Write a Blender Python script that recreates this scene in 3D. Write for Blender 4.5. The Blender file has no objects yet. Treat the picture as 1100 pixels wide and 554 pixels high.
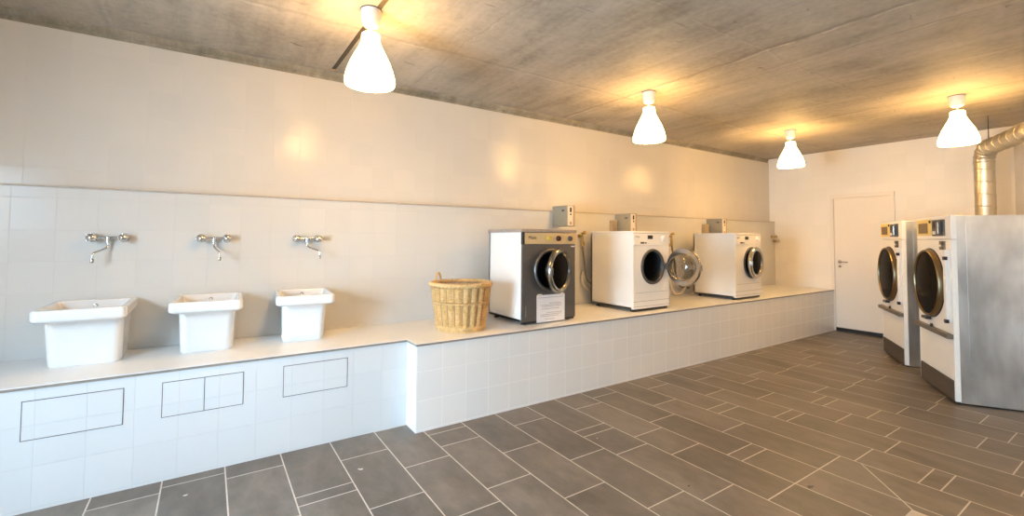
import bpy, bmesh, math, random
from mathutils import Vector, Matrix, noise
random.seed(7)
PI = math.pi
sc = bpy.context.scene
COL = sc.collection

# ------------------------------------------------------------------ layout
H = 1.395                       # lens height
W, WU, XF = 4.0, 4.085, 8.15    # lower wall face, upper wall face, far wall
YR, YL, XS = 3.115, 3.30, 1.265  # ledge fronts, step
ZL, ZC, ZT, ZTOP = 0.631, 1.712, 2.745, 2.81
XW = -1.75                      # window wall
ANG = math.radians(30.4)
DV = Vector((math.cos(ANG), math.sin(ANG), 0))
NV = Vector((-math.sin(ANG), math.cos(ANG), 0))
P0 = Vector((5.364, 1.158, 0))  # near dryer, front right foot

# ------------------------------------------------------------------ materials
def lin(h):
    h = h.lstrip('#')
    out = []
    for i in (0, 2, 4):
        c = int(h[i:i + 2], 16) / 255
        out.append(c / 12.92 if c <= 0.04045 else ((c + 0.055) / 1.055) ** 2.4)
    return (*out, 1)

class NT:
    def __init__(s, name):
        s.m = bpy.data.materials.new(name); s.m.use_nodes = True
        s.t = s.m.node_tree; s.n = s.t.nodes; s.n.clear()
        s.out = s.n.new('ShaderNodeOutputMaterial')
    def new(s, typ, **kw):
        nd = s.n.new(typ)
        for k, v in kw.items(): setattr(nd, k, v)
        return nd
    def link(s, a, b): s.t.links.new(a, b)
    def val(s, sock, v):
        if isinstance(v, bpy.types.NodeSocket): s.link(v, sock)
        else: sock.default_value = v
    def math(s, op, a, b=0.0, c=None):
        nd = s.new('ShaderNodeMath', operation=op)
        s.val(nd.inputs[0], a); s.val(nd.inputs[1], b)
        if c is not None: s.val(nd.inputs[2], c)
        return nd.outputs[0]
    def mix(s, f, a, b):
        nd = s.new('ShaderNodeMix', data_type='RGBA')
        s.val(nd.inputs[0], f); s.val(nd.inputs[6], a); s.val(nd.inputs[7], b)
        return nd.outputs[2]
    def ramp(s, f, stops):
        nd = s.new('ShaderNodeValToRGB')
        el = nd.color_ramp.elements
        while len(el) < len(stops): el.new(0.5)
        for e, (p, c) in zip(el, stops):
            e.position = p; e.color = c if len(c) == 4 else (*c, 1)
        s.val(nd.inputs[0], f)
        return nd.outputs[0]
    def noise(s, scale, detail=4, vec=None, rough=0.55, dist=0.0):
        nd = s.new('ShaderNodeTexNoise')
        nd.inputs['Scale'].default_value = scale; nd.inputs['Detail'].default_value = detail
        nd.inputs['Roughness'].default_value = rough; nd.inputs['Distortion'].default_value = dist
        if vec is not None: s.link(vec, nd.inputs['Vector'])
        return nd.outputs['Fac']
    def pos(s):
        return s.new('ShaderNodeNewGeometry').outputs['Position']
    def obj(s):
        return s.new('ShaderNodeTexCoord').outputs['Object']
    def scale(s, vec, xyz):
        nd = s.new('ShaderNodeMapping'); nd.inputs['Scale'].default_value = xyz
        s.link(vec, nd.inputs['Vector']); return nd.outputs[0]
    def bump(s, h, strength=0.3, dist=0.01, normal=None):
        nd = s.new('ShaderNodeBump'); nd.inputs['Strength'].default_value = strength
        nd.inputs['Distance'].default_value = dist
        s.link(h, nd.inputs['Height'])
        if normal is not None: s.link(normal, nd.inputs['Normal'])
        return nd.outputs[0]
    def bsdf(s, color, rough=0.5, metal=0.0, spec=0.5, normal=None, **kw):
        b = s.new('ShaderNodeBsdfPrincipled')
        s.val(b.inputs['Base Color'], color); s.val(b.inputs['Roughness'], rough)
        s.val(b.inputs['Metallic'], metal); s.val(b.inputs['Specular IOR Level'], spec)
        if normal is not None: s.link(normal, b.inputs['Normal'])
        for k, v in kw.items(): s.val(b.inputs[k], v)
        s.link(b.outputs[0], s.out.inputs[0])
        return b

def simple(name, color, rough=0.5, metal=0.0, spec=0.5, var=0.05, nscale=30, bump=0.0, **kw):
    t = NT(name)
    v = t.obj()
    n = t.noise(nscale, 3, v)
    c = Vector(color[:3])
    col = t.ramp(n, [(0.3, tuple(c * (1 - var))), (0.7, tuple(min(1, x * (1 + var)) for x in c))])
    nm = t.bump(n, bump, 0.002) if bump else None
    t.bsdf(col, rough, metal, spec, nm, **kw)
    return t.m

def tile_material(name, base, grout, su, sv, ou, ov, tilt=0.006, rough=0.16, mottling=0.03, gw=0.0016, spec=0.5):
    """glazed wall tile; u runs along the wall, v is height"""
    t = NT(name)
    sp = t.new('ShaderNodeSeparateXYZ'); t.link(t.pos(), sp.inputs[0])
    u = t.math('ADD', sp.outputs[0], sp.outputs[1]); v = sp.outputs[2]
    cu = t.math('DIVIDE', t.math('SUBTRACT', u, ou), su)
    cv = t.math('DIVIDE', t.math('SUBTRACT', v, ov), sv)
    fu, fv = t.math('FRACT', cu), t.math('FRACT', cv)
    du = t.math('MULTIPLY', t.math('MINIMUM', fu, t.math('SUBTRACT', 1.0, fu)), su)
    dv = t.math('MULTIPLY', t.math('MINIMUM', fv, t.math('SUBTRACT', 1.0, fv)), sv)
    d = t.math('MINIMUM', du, dv)
    mask = t.new('ShaderNodeMapRange'); mask.inputs[1].default_value = gw * 0.5; mask.inputs[2].default_value = gw * 1.6
    t.link(d, mask.inputs[0])
    cell = t.new('ShaderNodeCombineXYZ')
    t.link(t.math('FLOOR', cu), cell.inputs[0]); t.link(t.math('FLOOR', cv), cell.inputs[1])
    wn = t.new('ShaderNodeTexWhiteNoise', noise_dimensions='2D'); t.link(cell.outputs[0], wn.inputs['Vector'])
    sub = t.new('ShaderNodeVectorMath', operation='SUBTRACT'); t.link(wn.outputs['Color'], sub.inputs[0]); sub.inputs[1].default_value = (.5, .5, .5)
    scl = t.new('ShaderNodeVectorMath', operation='SCALE'); t.link(sub.outputs[0], scl.inputs[0]); scl.inputs['Scale'].default_value = tilt * 2
    geo = t.new('ShaderNodeNewGeometry')
    add = t.new('ShaderNodeVectorMath', operation='ADD'); t.link(geo.outputs['Normal'], add.inputs[0]); t.link(scl.outputs[0], add.inputs[1])
    nrm = t.new('ShaderNodeVectorMath', operation='NORMALIZE'); t.link(add.outputs[0], nrm.inputs[0])
    b = Vector(base[:3])
    n = t.noise(2.2, 3, t.pos())
    k = t.math('ADD', t.math('MULTIPLY', wn.outputs['Value'], 0.5), t.math('MULTIPLY', n, 0.5))
    tone = t.ramp(k, [(0.2, tuple(b * (1 - mottling))), (0.8, tuple(b * (1 + mottling * .4)))])
    col = t.mix(mask.outputs[0], grout, tone)
    nm = t.bump(mask.outputs[0], 0.5, 0.0012, nrm.outputs[0])
    rg = t.math('ADD', t.math('MULTIPLY', t.math('SUBTRACT', 1.0, mask.outputs[0]), 0.5), rough)
    t.bsdf(col, rg, 0, spec, nm)
    return t.m

def concrete(name, c1, c2, c3, lines=True, scale=1.0):
    t = NT(name); p = t.pos()
    big = t.noise(0.8 * scale, 5, p, 0.6, 0.6)
    streak = t.noise(2.0 * scale, 6, t.scale(p, (3.2, .45, 1)), 0.65, .4)
    streak2 = t.noise(2.0 * scale, 6, t.scale(p, (.55, 3.0, 1)), 0.65, .4)
    fine = t.noise(22 * scale, 5, p, 0.65)
    k = t.math('ADD', t.math('MULTIPLY', big, .45), t.math('MULTIPLY', streak, .33))
    k = t.math('ADD', k, t.math('MULTIPLY', fine, .22))
    col = t.ramp(k, [(.33, c1), (.5, c2), (.68, c3)])
    pit = t.ramp(t.noise(7 * scale, 3, t.scale(p, (.55, 2.0, 1)), .55, 1.0), [(.68, (0, 0, 0)), (.74, (1, 1, 1))])
    col = t.mix(t.math('MULTIPLY', pit, .6), col, (*Vector(c1[:3]) * .55, 1))
    hgt = t.math('ADD', t.math('MULTIPLY', fine, .4), t.math('MULTIPLY', streak2, .6))
    if lines:
        sp = t.new('ShaderNodeSeparateXYZ'); t.link(p, sp.inputs[0])
        wob = t.math('MULTIPLY', t.math('SUBTRACT', t.noise(2.2, 6, p, .7), .5), .16)
        tot = None
        for axis, v0, wd, amt in ((0, 3.45, .020, .95), (0, 3.90, .014, .55), (0, 5.93, .016, .45), (1, 3.13, .018, .5), (0, 1.55, .012, .35),
                                  (1, 1.75, .010, .25), (0, 7.3, .012, .3), (0, -.6, .014, .4), (1, -.4, .02, .5), (1, -2.2, .02, .5)):
            dd = t.math('ABSOLUTE', t.math('SUBTRACT', t.math('ADD', sp.outputs[axis], wob), v0))
            mr = t.new('ShaderNodeMapRange'); mr.inputs[1].default_value = wd; mr.inputs[2].default_value = wd * .3
            t.link(dd, mr.inputs[0])
            br = t.math('MULTIPLY', mr.outputs[0], t.math('MULTIPLY', t.ramp(t.noise(5, 3, p), [(.44, (.0,) * 3), (.60, (1,) * 3)]), amt))
            # the darker side of a form joint
            d2 = t.math('SUBTRACT', t.math('ADD', sp.outputs[axis], wob), v0 - wd * 1.6)
            m2 = t.new('ShaderNodeMapRange'); m2.inputs[1].default_value = wd * 1.6; m2.inputs[2].default_value = 0
            t.link(t.math('ABSOLUTE', d2), m2.inputs[0])
            col = t.mix(t.math('MULTIPLY', m2.outputs[0], amt * .45), col, (*Vector(c1[:3]) * .6, 1))
            tot = br if tot is None else t.math('MAXIMUM', tot, br)
        col = t.mix(t.math('MULTIPLY', tot, .55), col, (*[min(1, x * 1.35) for x in c3[:3]], 1))
        hgt = t.math('ADD', hgt, tot)
    nm = t.bump(hgt, .45, .012)
    t.bsdf(col, t.math('ADD', .55, t.math('MULTIPLY', fine, .25)), 0, .35, nm)
    return t.m

def lit_glass(name, color, strength):
    """opal lamp glass glowing from its bulb"""
    t = NT(name)
    e = t.new('ShaderNodeEmission'); e.inputs[0].default_value = color; e.inputs[1].default_value = strength
    g = t.new('ShaderNodeBsdfPrincipled'); g.inputs['Base Color'].default_value = (.9, .88, .84, 1); g.inputs['Roughness'].default_value = .2
    a = t.new('ShaderNodeAddShader'); t.link(e.outputs[0], a.inputs[0]); t.link(g.outputs[0], a.inputs[1])
    t.link(a.outputs[0], t.out.inputs[0])
    return t.m

def clear_glass(name, tint=(.92, .95, .95), gloss=.14):
    t = NT(name)
    tr = t.new('ShaderNodeBsdfTransparent'); tr.inputs[0].default_value = (*tint, 1)
    gl = t.new('ShaderNodeBsdfGlossy'); gl.inputs['Roughness'].default_value = .03
    fr = t.new('ShaderNodeLayerWeight'); fr.inputs[0].default_value = .35
    mx = t.new('ShaderNodeMixShader')
    t.link(t.math('ADD', t.math('MULTIPLY', fr.outputs['Fresnel'], .6), gloss * .5), mx.inputs[0])
    t.link(tr.outputs[0], mx.inputs[1]); t.link(gl.outputs[0], mx.inputs[2])
    t.link(mx.outputs[0], t.out.inputs[0])
    return t.m

def floor_tile_mat():
    t = NT('floor_tile')
    at = t.new('ShaderNodeAttribute'); at.attribute_name = 'tone'
    p = t.pos()
    n1 = t.noise(3.2, 6, t.scale(p, (1, .45, 1)), .62, .5)
    n2 = t.noise(14, 5, t.scale(p, (1, .5, 1)), .65)
    k = t.math('ADD', t.math('MULTIPLY', n1, .6), t.math('MULTIPLY', n2, .4))
    k = t.math('ADD', k, t.math('MULTIPLY', t.math('SUBTRACT', at.outputs['Fac'], .5), .14))
    col = t.ramp(k, [(.34, (.096, .084, .070)), (.5, (.148, .130, .109)), (.66, (.208, .184, .156))])
    nm = t.bump(k, .12, .004)
    t.bsdf(col, t.math('ADD', .30, t.math('MULTIPLY', n2, .2)), 0, .35, nm)
    return t.m

def galvanised(name, base, rough=.38, scale=5, metal=.85, smear=.5):
    t = NT(name); p = t.obj()
    n1 = t.noise(scale, 3, t.scale(p, (1, 1, .55)), .5, .25)
    n2 = t.noise(scale * 6, 4, t.scale(p, (1, 1, .3)), .6)
    k = t.math('ADD', t.math('MULTIPLY', n1, .85), t.math('MULTIPLY', n2, .15))
    b = Vector(base)
    col = t.ramp(k, [(.35, tuple(b * (1 - smear * .45))), (.5, tuple(b)), (.66, tuple(min(1, x * (1 + smear * .5)) for x in b))])
    t.bsdf(col, t.math('ADD', rough - .08, t.math('MULTIPLY', k, .22)), metal, .5, None)
    return t.m

M = {}
M['tile_up'] = tile_material('upper_wall_tile', (.68, .645, .585), (.65, .612, .552, 1), .2, .2, .614 + WU, 2.03, .016, .22, spec=.32)
M['tile_low'] = tile_material('lower_wall_tile', (.635, .625, .595), (.603, .593, .563, 1), .2015, .2, -.003 + W, .631, .010, .28, gw=.0012, spec=.3)
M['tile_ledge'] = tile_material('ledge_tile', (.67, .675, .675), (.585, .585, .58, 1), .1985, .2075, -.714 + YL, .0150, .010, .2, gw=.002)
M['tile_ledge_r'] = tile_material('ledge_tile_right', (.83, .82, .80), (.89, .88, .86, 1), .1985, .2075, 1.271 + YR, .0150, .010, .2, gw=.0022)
M['tile_far'] = tile_material('far_wall_tile', (.86, .825, .77), (.83, .795, .74, 1), .2, .2, XF, 2.03, .010, .32, spec=.25)
M['plaster'] = simple('painted_plaster', (.72, .69, .65), .6, var=.03, nscale=3)
M['slab'] = simple('ledge_slab', (.80, .795, .78), .36, var=.03, nscale=6)
M['edge'] = simple('edge_profile', (.26, .22, .18), .4, var=.1)
M['cap'] = simple('cap_profile', (.46, .40, .33), .45, var=.08)
M['concrete'] = concrete('raw_concrete', (.215, .192, .155, 1), (.42, .382, .322, 1), (.60, .555, .48, 1))
M['concrete_dark'] = concrete('rough_concrete', (.16, .145, .113, 1), (.30, .272, .215, 1), (.48, .44, .36, 1), False, 2.4)
M['floor_tile'] = floor_tile_mat()
M['grout'] = simple('floor_grout', (.60, .56, .51), .8, var=.12, nscale=18)
M['speck'] = simple('paint_speck', (.75, .73, .70), .6)
M['ceramic'] = simple('white_ceramic', (.80, .80, .795), .10, var=.01, **{'Coat Weight': .4})
M['chrome'] = simple('chrome', (.70, .70, .70), .13, 1.0, var=.03)
M['chrome_dull'] = simple('dull_chrome', (.50, .47, .42), .25, 1.0, var=.08)
M['chrome_dark'] = simple('dark_chrome', (.36, .34, .30), .2, 1.0, var=.2, nscale=9)
M['bronze_ring'] = simple('gold_tinted_steel', (.26, .20, .115), .36, 1.0, var=.1)
M['enamel'] = simple('white_enamel', (.86, .845, .815), .25, var=.01)
M['enamel_side'] = simple('white_case_enamel', (.83, .81, .775), .32, var=.02, nscale=4)
M['enamel_dryer'] = simple('cream_enamel', (.90, .88, .83), .32, var=.015)
M['steel_grey'] = simple('dark_steel_front', (.165, .155, .145), .36, .75, var=.08, nscale=6)
M['beige_panel'] = simple('beige_control_panel', (.60, .46, .25), .4, .15, var=.03)
M['taupe_lid'] = simple('taupe_lid', (.36, .29, .235), .45, var=.08)
M['black'] = simple('black_plastic', (.012, .012, .012), .35, var=.1)
M['rubber'] = simple('grey_rubber', (.075, .072, .068), .5, var=.1)
M['drum'] = simple('drum_steel', (.10, .095, .09), .35, .8, var=.2, nscale=40)
M['dark_brown'] = simple('dark_brown_panel', (.085, .068, .052), .5, var=.08)
M['bar'] = simple('brown_grey_bar', (.19, .155, .115), .45, .3, var=.08)
M['yellow'] = simple('yellow_plate', (.80, .62, .22), .5, var=.03)
M['brown_label'] = simple('brown_label', (.19, .13, .07), .6, var=.15, nscale=60)
M['red_brown'] = simple('dark_red_knob', (.07, .018, .012), .35)
M['yellow_knob'] = simple('yellow_knob', (.62, .47, .06), .35)
M['paper'] = simple('white_paper', (.80, .77, .76), .8, var=.02)
M['ink'] = simple('grey_ink', (.33, .31, .31), .8)
M['ink_dark'] = simple('dark_ink', (.06, .045, .04), .7)
M['box_grey'] = simple('grey_green_box', (.36, .345, .275), .45, .25, var=.07, nscale=12)
M['box_front'] = simple('pale_box_front', (.74, .64, .56), .45, var=.03)
M['box_tan'] = simple('tan_box', (.43, .34, .22), .5, var=.05)
M['brass'] = simple('old_brass', (.50, .36, .14), .28, 1.0, var=.15)
M['hose_dark'] = simple('grey_hose', (.16, .14, .11), .5, var=.1)
M['hose_pale'] = simple('pale_hose', (.62, .56, .45), .5, var=.05)
M['galv'] = galvanised('galvanised_side', (.66, .675, .68), .31, 2.4, 1.0, .75)
M['duct'] = galvanised('galvanised_duct', (.60, .56, .47), .36, 5, .95, .2)
M['dark_glass'] = simple('dark_door_glass', (.010, .0085, .007), .2, 0, .008, var=.1)
M['glass'] = clear_glass('clear_glass')
M['bowl'] = clear_glass('door_bowl_glass', (.80, .76, .68), .30)
M['window_glass'] = clear_glass('window_glass', (.96, .98, .98), .05)
M['door_paint'] = simple('door_paint', (.84, .78, .70), .38, var=.01)
M['frame_paint'] = simple('door_frame_paint', (.83, .78, .70), .35, var=.01)
M['white_plastic'] = simple('white_plastic', (.84, .82, .79), .4, var=.01)
M['wood_dark'] = simple('brown_channel', (.075, .055, .035), .6, var=.2)
M['wood_tip'] = simple('pale_wood_tip', (.45, .35, .22), .7, var=.1)
M['shade'] = lit_glass('lit_opal_glass', (1.0, .565, .17, 1), 31)
M['bulb'] = lit_glass('lit_bulb', (1.0, .72, .38, 1), 30)
M['alu'] = simple('window_aluminium', (.62, .63, .64), .4, .6)
M['drain_steel'] = simple('drain_steel', (.55, .52, .48), .35, .9)

def wicker_mat():
    t = NT('wicker'); p = t.obj()
    n = t.noise(55, 4, t.scale(p, (1, 1, .6)), .6)
    n2 = t.noise(6, 3, p)
    k = t.math('ADD', t.math('MULTIPLY', n, .6), t.math('MULTIPLY', n2, .4))
    col = t.ramp(k, [(.32, (.47, .29, .11)), (.5, (.68, .45, .195)), (.68, (.80, .58, .30))])
    t.bsdf(col, .48, 0, .4, t.bump(n, .2, .002))
    return t.m
M['wicker'] = wicker_mat()
M['wicker_dark'] = simple('groove_shade_willow', (.40, .245, .10), .6, var=.15)  # stakes coloured darker to paint the shade in the weave grooves

# ------------------------------------------------------------------ mesh helpers
class MB:
    """collects shapes that belong to ONE mesh object"""
    def __init__(s): s.bm = bmesh.new()
    def _merge(s, b, mat=None):
        if mat is not None: bmesh.ops.transform(b, matrix=mat, verts=b.verts)
        me = bpy.data.meshes.new('tmp'); b.to_mesh(me); b.free()
        s.bm.from_mesh(me); bpy.data.meshes.remove(me)
        return s
    def box(s, lo, hi, bev=0.0, seg=2, mat=None):
        b = bmesh.new(); bmesh.ops.create_cube(b, size=1)
        c = [(a + d) / 2 for a, d in zip(lo, hi)]; z = [abs(d - a) for a, d in zip(lo, hi)]
        bmesh.ops.transform(b, matrix=Matrix.Translation(c) @ Matrix.Diagonal((*z, 1)), verts=b.verts)
        if bev: bmesh.ops.bevel(b, geom=b.edges[:], offset=min(bev, min(z) * .45), segments=seg, profile=.5, affect='EDGES')
        return s._merge(b, mat)
    def lathe(s, prof, seg=32, mat=None, close=True):
        """prof: list of (r, z); axis is z"""
        b = bmesh.new(); rings = []
        for r, z in prof:
            if r < 1e-6: rings.append([b.verts.new((0, 0, z))])
            else: rings.append([b.verts.new((r * math.cos(2 * PI * k / seg), r * math.sin(2 * PI * k / seg), z)) for k in range(seg)])
        for A, B in zip(rings, rings[1:]):
            if len(A) == 1 and len(B) == 1: continue
            for k in range(seg):
                j = (k + 1) % seg
                if len(A) == 1: b.faces.new((A[0], B[k], B[j]))
                elif len(B) == 1: b.faces.new((A[k], A[j], B[0]))
                else: b.faces.new((A[k], A[j], B[j], B[k]))
        bmesh.ops.remove_doubles(b, verts=b.verts, dist=1e-6)
        bmesh.ops.recalc_face_normals(b, faces=b.faces)
        return s._merge(b, mat)
    def tube(s, pts, r, seg=10, mat=None, closed=False, cap=True):
        pts = [Vector(p) for p in pts]; n = len(pts)
        rad = r if isinstance(r, (list, tuple)) else [r] * n
        b = bmesh.new(); rings = []; up = None
        for i, p in enumerate(pts):
            if closed: t = pts[(i + 1) % n] - pts[i - 1]
            else: t = pts[min(i + 1, n - 1)] - pts[max(i - 1, 0)]
            t.normalize()
            if up is None:
                up = Vector((0, 0, 1)) if abs(t.z) < .9 else Vector((1, 0, 0))
            a = t.cross(up).normalized(); up = a.cross(t).normalized()
            rings.append([b.verts.new(p + (a * math.cos(2 * PI * k / seg) + up * math.sin(2 * PI * k / seg)) * rad[i]) for k in range(seg)])
        rng = range(n) if closed else range(n - 1)
        for i in rng:
            A, B = rings[i], rings[(i + 1) % n]
            for k in range(seg):
                j = (k + 1) % seg; b.faces.new((A[k], A[j], B[j], B[k]))
        if cap and not closed:
            b.faces.new(rings[0][::-1]); b.faces.new(rings[-1])
        bmesh.ops.recalc_face_normals(b, faces=b.faces)
        return s._merge(b, mat)
    def torus(s, R, r, seg=40, sub=10, mat=None, flat=1.0):
        prof = [(R + r * math.cos(2 * PI * k / sub), r * flat * math.sin(2 * PI * k / sub)) for k in range(sub)]
        return s.lathe(prof + [prof[0]], seg, mat)
    def prism(s, poly, axis, a, b_, bev=0.0, mat=None):
        """polygon in the plane across axis ('x','y','z'), extruded from a to b_"""
        b = bmesh.new()
        def P(q, d):
            return {'x': (d, q[0], q[1]), 'y': (q[0], d, q[1]), 'z': (q[0], q[1], d)}[axis]
        A = [b.verts.new(P(q, a)) for q in poly]; B = [b.verts.new(P(q, b_)) for q in poly]
        n = len(poly)
        b.faces.new(A); b.faces.new(B[::-1])
        for i in range(n): b.faces.new((A[i], A[(i + 1) % n], B[(i + 1) % n], B[i]))
        bmesh.ops.recalc_face_normals(b, faces=b.faces)
        if bev: bmesh.ops.bevel(b, geom=b.edges[:], offset=bev, segments=2, profile=.5, affect='EDGES')
        return s._merge(b, mat)
    def quad(s, pts):
        s.bm.faces.new([s.bm.verts.new(p) for p in pts]); return s
    def loft(s, rings, cap0=True, cap1=True, mat=None):
        b = bmesh.new(); R = [[b.verts.new(p) for p in r] for r in rings]
        n = len(R[0])
        for A, B in zip(R, R[1:]):
            for k in range(n):
                j = (k + 1) % n; b.faces.new((A[k], A[j], B[j], B[k]))
        if cap0: b.faces.new(R[0][::-1])
        if cap1: b.faces.new(R[-1])
        bmesh.ops.recalc_face_normals(b, faces=b.faces)
        return s._merge(b, mat)
    def build(s, name, mat, parent=None, smooth=True, angle=38):
        me = bpy.data.meshes.new(name); s.bm.to_mesh(me); s.bm.free()
        if smooth:
            for p in me.polygons: p.use_smooth = True
            me.set_sharp_from_angle(angle=math.radians(angle))
        for m in (mat if isinstance(mat, (list, tuple)) else [mat]): me.materials.append(m)
        o = bpy.data.objects.new(name, me); COL.objects.link(o)
        if smooth:
            wn = o.modifiers.new('weighted_normals', 'WEIGHTED_NORMAL'); wn.keep_sharp = True; wn.weight = 100
        if parent is not None: o.parent = parent
        return o

def tag(o, label=None, cat=None, group=None, kind=None):
    if label: o['label'] = label
    if cat: o['category'] = cat
    if group: o['group'] = group
    if kind: o['kind'] = kind
    return o
def empty(name, label, cat, loc=(0, 0, 0), rz=0, group=None):
    o = bpy.data.objects.new(name, None); COL.objects.link(o)
    o.location = loc; o.rotation_euler = (0, 0, rz); o.empty_display_size = .1
    return tag(o, label, cat, group)
def copy_tree(o, parent=None):
    c = o.copy(); COL.objects.link(c)
    if parent is not None: c.parent = parent
    for ch in list(o.children): copy_tree(ch, c)
    return c
def struct(o): o['kind'] = 'structure'; return o
RX = lambda a: Matrix.Rotation(math.radians(a), 4, 'X')
RY = lambda a: Matrix.Rotation(math.radians(a), 4, 'Y')
RZ = lambda a: Matrix.Rotation(math.radians(a), 4, 'Z')
T = lambda x, y, z: Matrix.Translation((x, y, z))
FRONT = RX(90)                 # lathe axis z -> -y (faces the room)

def arc(c, r, a0, a1, n, plane='xz'):
    out = []
    for i in range(n + 1):
        a = math.radians(a0 + (a1 - a0) * i / n); u, v = r * math.cos(a), r * math.sin(a)
        out.append(Vector(c) + (Vector((u, 0, v)) if plane == 'xz' else Vector((0, u, v)) if plane == 'yz' else Vector((u, v, 0))))
    return out
def smooth_path(pts, n=8):
    P = [Vector(p) for p in pts]; P = [2 * P[0] - P[1]] + P + [2 * P[-1] - P[-2]]; out = []
    for i in range(1, len(P) - 2):
        for k in range(n):
            t = k / n; a, b, c, d = P[i - 1], P[i], P[i + 1], P[i + 2]
            out.append(.5 * ((2 * b) + (c - a) * t + (2 * a - 5 * b + 4 * c - d) * t * t + (-a + 3 * b - 3 * c + d) * t ** 3))
    out.append(P[-2]); return out
def text_mesh(name, body, size, mat, parent, m, extrude=.0006):
    cu = bpy.data.curves.new(name, 'FONT'); cu.body = body; cu.size = size; cu.extrude = extrude
    cu.align_x = 'CENTER'; cu.align_y = 'CENTER'
    tmp = bpy.data.objects.new(name, cu); COL.objects.link(tmp)
    dg = bpy.context.evaluated_depsgraph_get(); me = bpy.data.meshes.new_from_object(tmp.evaluated_get(dg))
    bpy.data.objects.remove(tmp); bpy.data.curves.remove(cu)
    me.transform(m); me.materials.clear(); me.materials.append(mat); me.name = name
    o = bpy.data.objects.new(name, me); COL.objects.link(o); o.parent = parent
    return o

# ------------------------------------------------------------------ floor: one mesh, tiles laid in rows across the wall
def clip(poly, p, n):
    """keep the side where (q-p).n >= 0"""
    out = []
    for i in range(len(poly)):
        a, b = poly[i], poly[(i + 1) % len(poly)]
        da, db = (a[0] - p[0]) * n[0] + (a[1] - p[1]) * n[1], (b[0] - p[0]) * n[0] + (b[1] - p[1]) * n[1]
        if da >= 0: out.append(a)
        if (da >= 0) != (db >= 0):
            t = da / (da - db); out.append((a[0] + (b[0] - a[0]) * t, a[1] + (b[1] - a[1]) * t))
    return out
JOINTS = {-1: [3.13], 0: [2.70, 2.606], 1: [2.992, 2.384], 2: [2.689, 2.082], 3: [3.035, 2.826, 2.219], 4: [2.526, 1.912],
          5: [2.843, 2.214, 1.605], 6: [2.516, 2.418, 2.107, 1.492], 7: [2.841, 2.223, 1.913, 1.302], 8: [2.958, 2.334, 1.713, 1.616, 1.302],
          9: [2.547, 1.933, 1.302], 10: [2.251, 2.15, 1.224, .914, .817], 11: [2.461, 1.868, 1.773, 1.163], 12: [2.16, 1.559, 1.249, .632],
          13: [2.46, 1.857, 1.765, 1.458, .845], 14: [1.965, 1.36, .745], 15: [1.85, 1.246, .941]}
def build_floor():
    X0, PX, GW = .421, .302, .0072
    rnd = random.Random(11)
    b = MB(); bm = b.bm
    lay = bm.faces.layers.float.new('tone')
    def face(poly, mi, z, tv=.5):
        if len(poly) < 3: return
        f = bm.faces.new([bm.verts.new((x, y, z)) for x, y in poly]); f.material_index = mi; f[lay] = tv
    Y0, Y1 = -5.0, YL + .02
    # mortar bed with a shallow rim round the tiles
    face([(XW, Y0), (XF, Y0), (XF, Y1), (XW, Y1)], 1, -.0007)
    for k in range(-9, 26):
        xa, xb = X0 + PX * k + GW / 2, X0 + PX * (k + 1) - GW / 2
        xa, xb = max(xa, XW), min(xb, XF)
        if xb - xa < .01: continue
        js = list(JOINTS.get(k, [rnd.uniform(2.4, 3.1)]))
        while js[0] + .605 < Y1: js.insert(0, js[0] + .605)
        step = .605
        while js[-1] > Y0:
            nx = js[-1] - step
            js.append(nx)
        js = [Y1 + GW] + js
        for yb, ya in zip(js, js[1:]):
            lo, hi = max(ya + GW / 2, Y0), min(yb - GW / 2, Y1)
            if hi - lo < .012: continue
            poly = [(xa, lo), (xb, lo), (xb, hi), (xa, hi)]
            tv = rnd.random()
            # tiles cut on the diagonal that falls towards the floor drain
            p, q = (3.475, 1.225), (2.95, .72)
            dx, dy = q[0] - p[0], q[1] - p[1]; L = math.hypot(dx, dy); n = (-dy / L, dx / L)
            side = [(px - p[0]) * n[0] + (py - p[1]) * n[1] for px, py in poly]
            if 8 <= k <= 9 and lo < 1.3 and hi > .3 and min(side) < 0 < max(side):
                o = GW * .5
                face(clip(poly, (p[0] + n[0] * o, p[1] + n[1] * o), n), 0, 0, tv)
                face(clip(poly, (p[0] - n[0] * o, p[1] - n[1] * o), (-n[0], -n[1])), 0, 0, (tv + .3) % 1)
            else: face(poly, 0, 0, tv)
    # dried paint drips on the tiles
    for (x, y, r) in ((.801, 2.816, .012), (.79, 2.828, .007), (-.067, 3.052, .011), (1.95, 1.15, .005), (2.3, 2.35, .006)):
        face([(x + r * (1 + .3 * math.sin(3 * a)) * math.cos(a), y + r * .6 * math.sin(a)) for a in [i * PI / 6 for i in range(12)]], 2, .0012)
    for (x, y, r) in ((2.867, 1.238, .016), (2.885, 1.232, .009), (2.3, 1.62, .008), (3.16, 2.69, .008)):
        face([(x + r * (1 + .3 * math.sin(2 * a + 1)) * math.cos(a), y + r * .8 * math.sin(a)) for a in [i * PI / 6 for i in range(12)]], 3, .0012)
    bm.normal_update()
    for f in bm.faces:
        if f.normal.z < 0: f.normal_flip()
    me = bpy.data.meshes.new('floor'); bm.to_mesh(me); bm.free()
    for m in (M['floor_tile'], M['grout'], M['speck'], M['black']): me.materials.append(m)
    o = bpy.data.objects.new('floor', me); COL.objects.link(o)
    return struct(o)
build_floor()

# ------------------------------------------------------------------ room shell
struct(MB().box((XW - .2, -5.2, ZTOP), (XF + .2, WU + .3, ZTOP + .2)).build('ceiling', M['concrete']))
struct(MB().box((XW, WU, ZC - .2), (XF, WU + .2, ZT)).build('wall_back', M['tile_up']))
struct(MB().box((XW, W, 0), (XF, WU - .0005, ZC - .004)).build('wall_back_lower', M['tile_low']))
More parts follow.
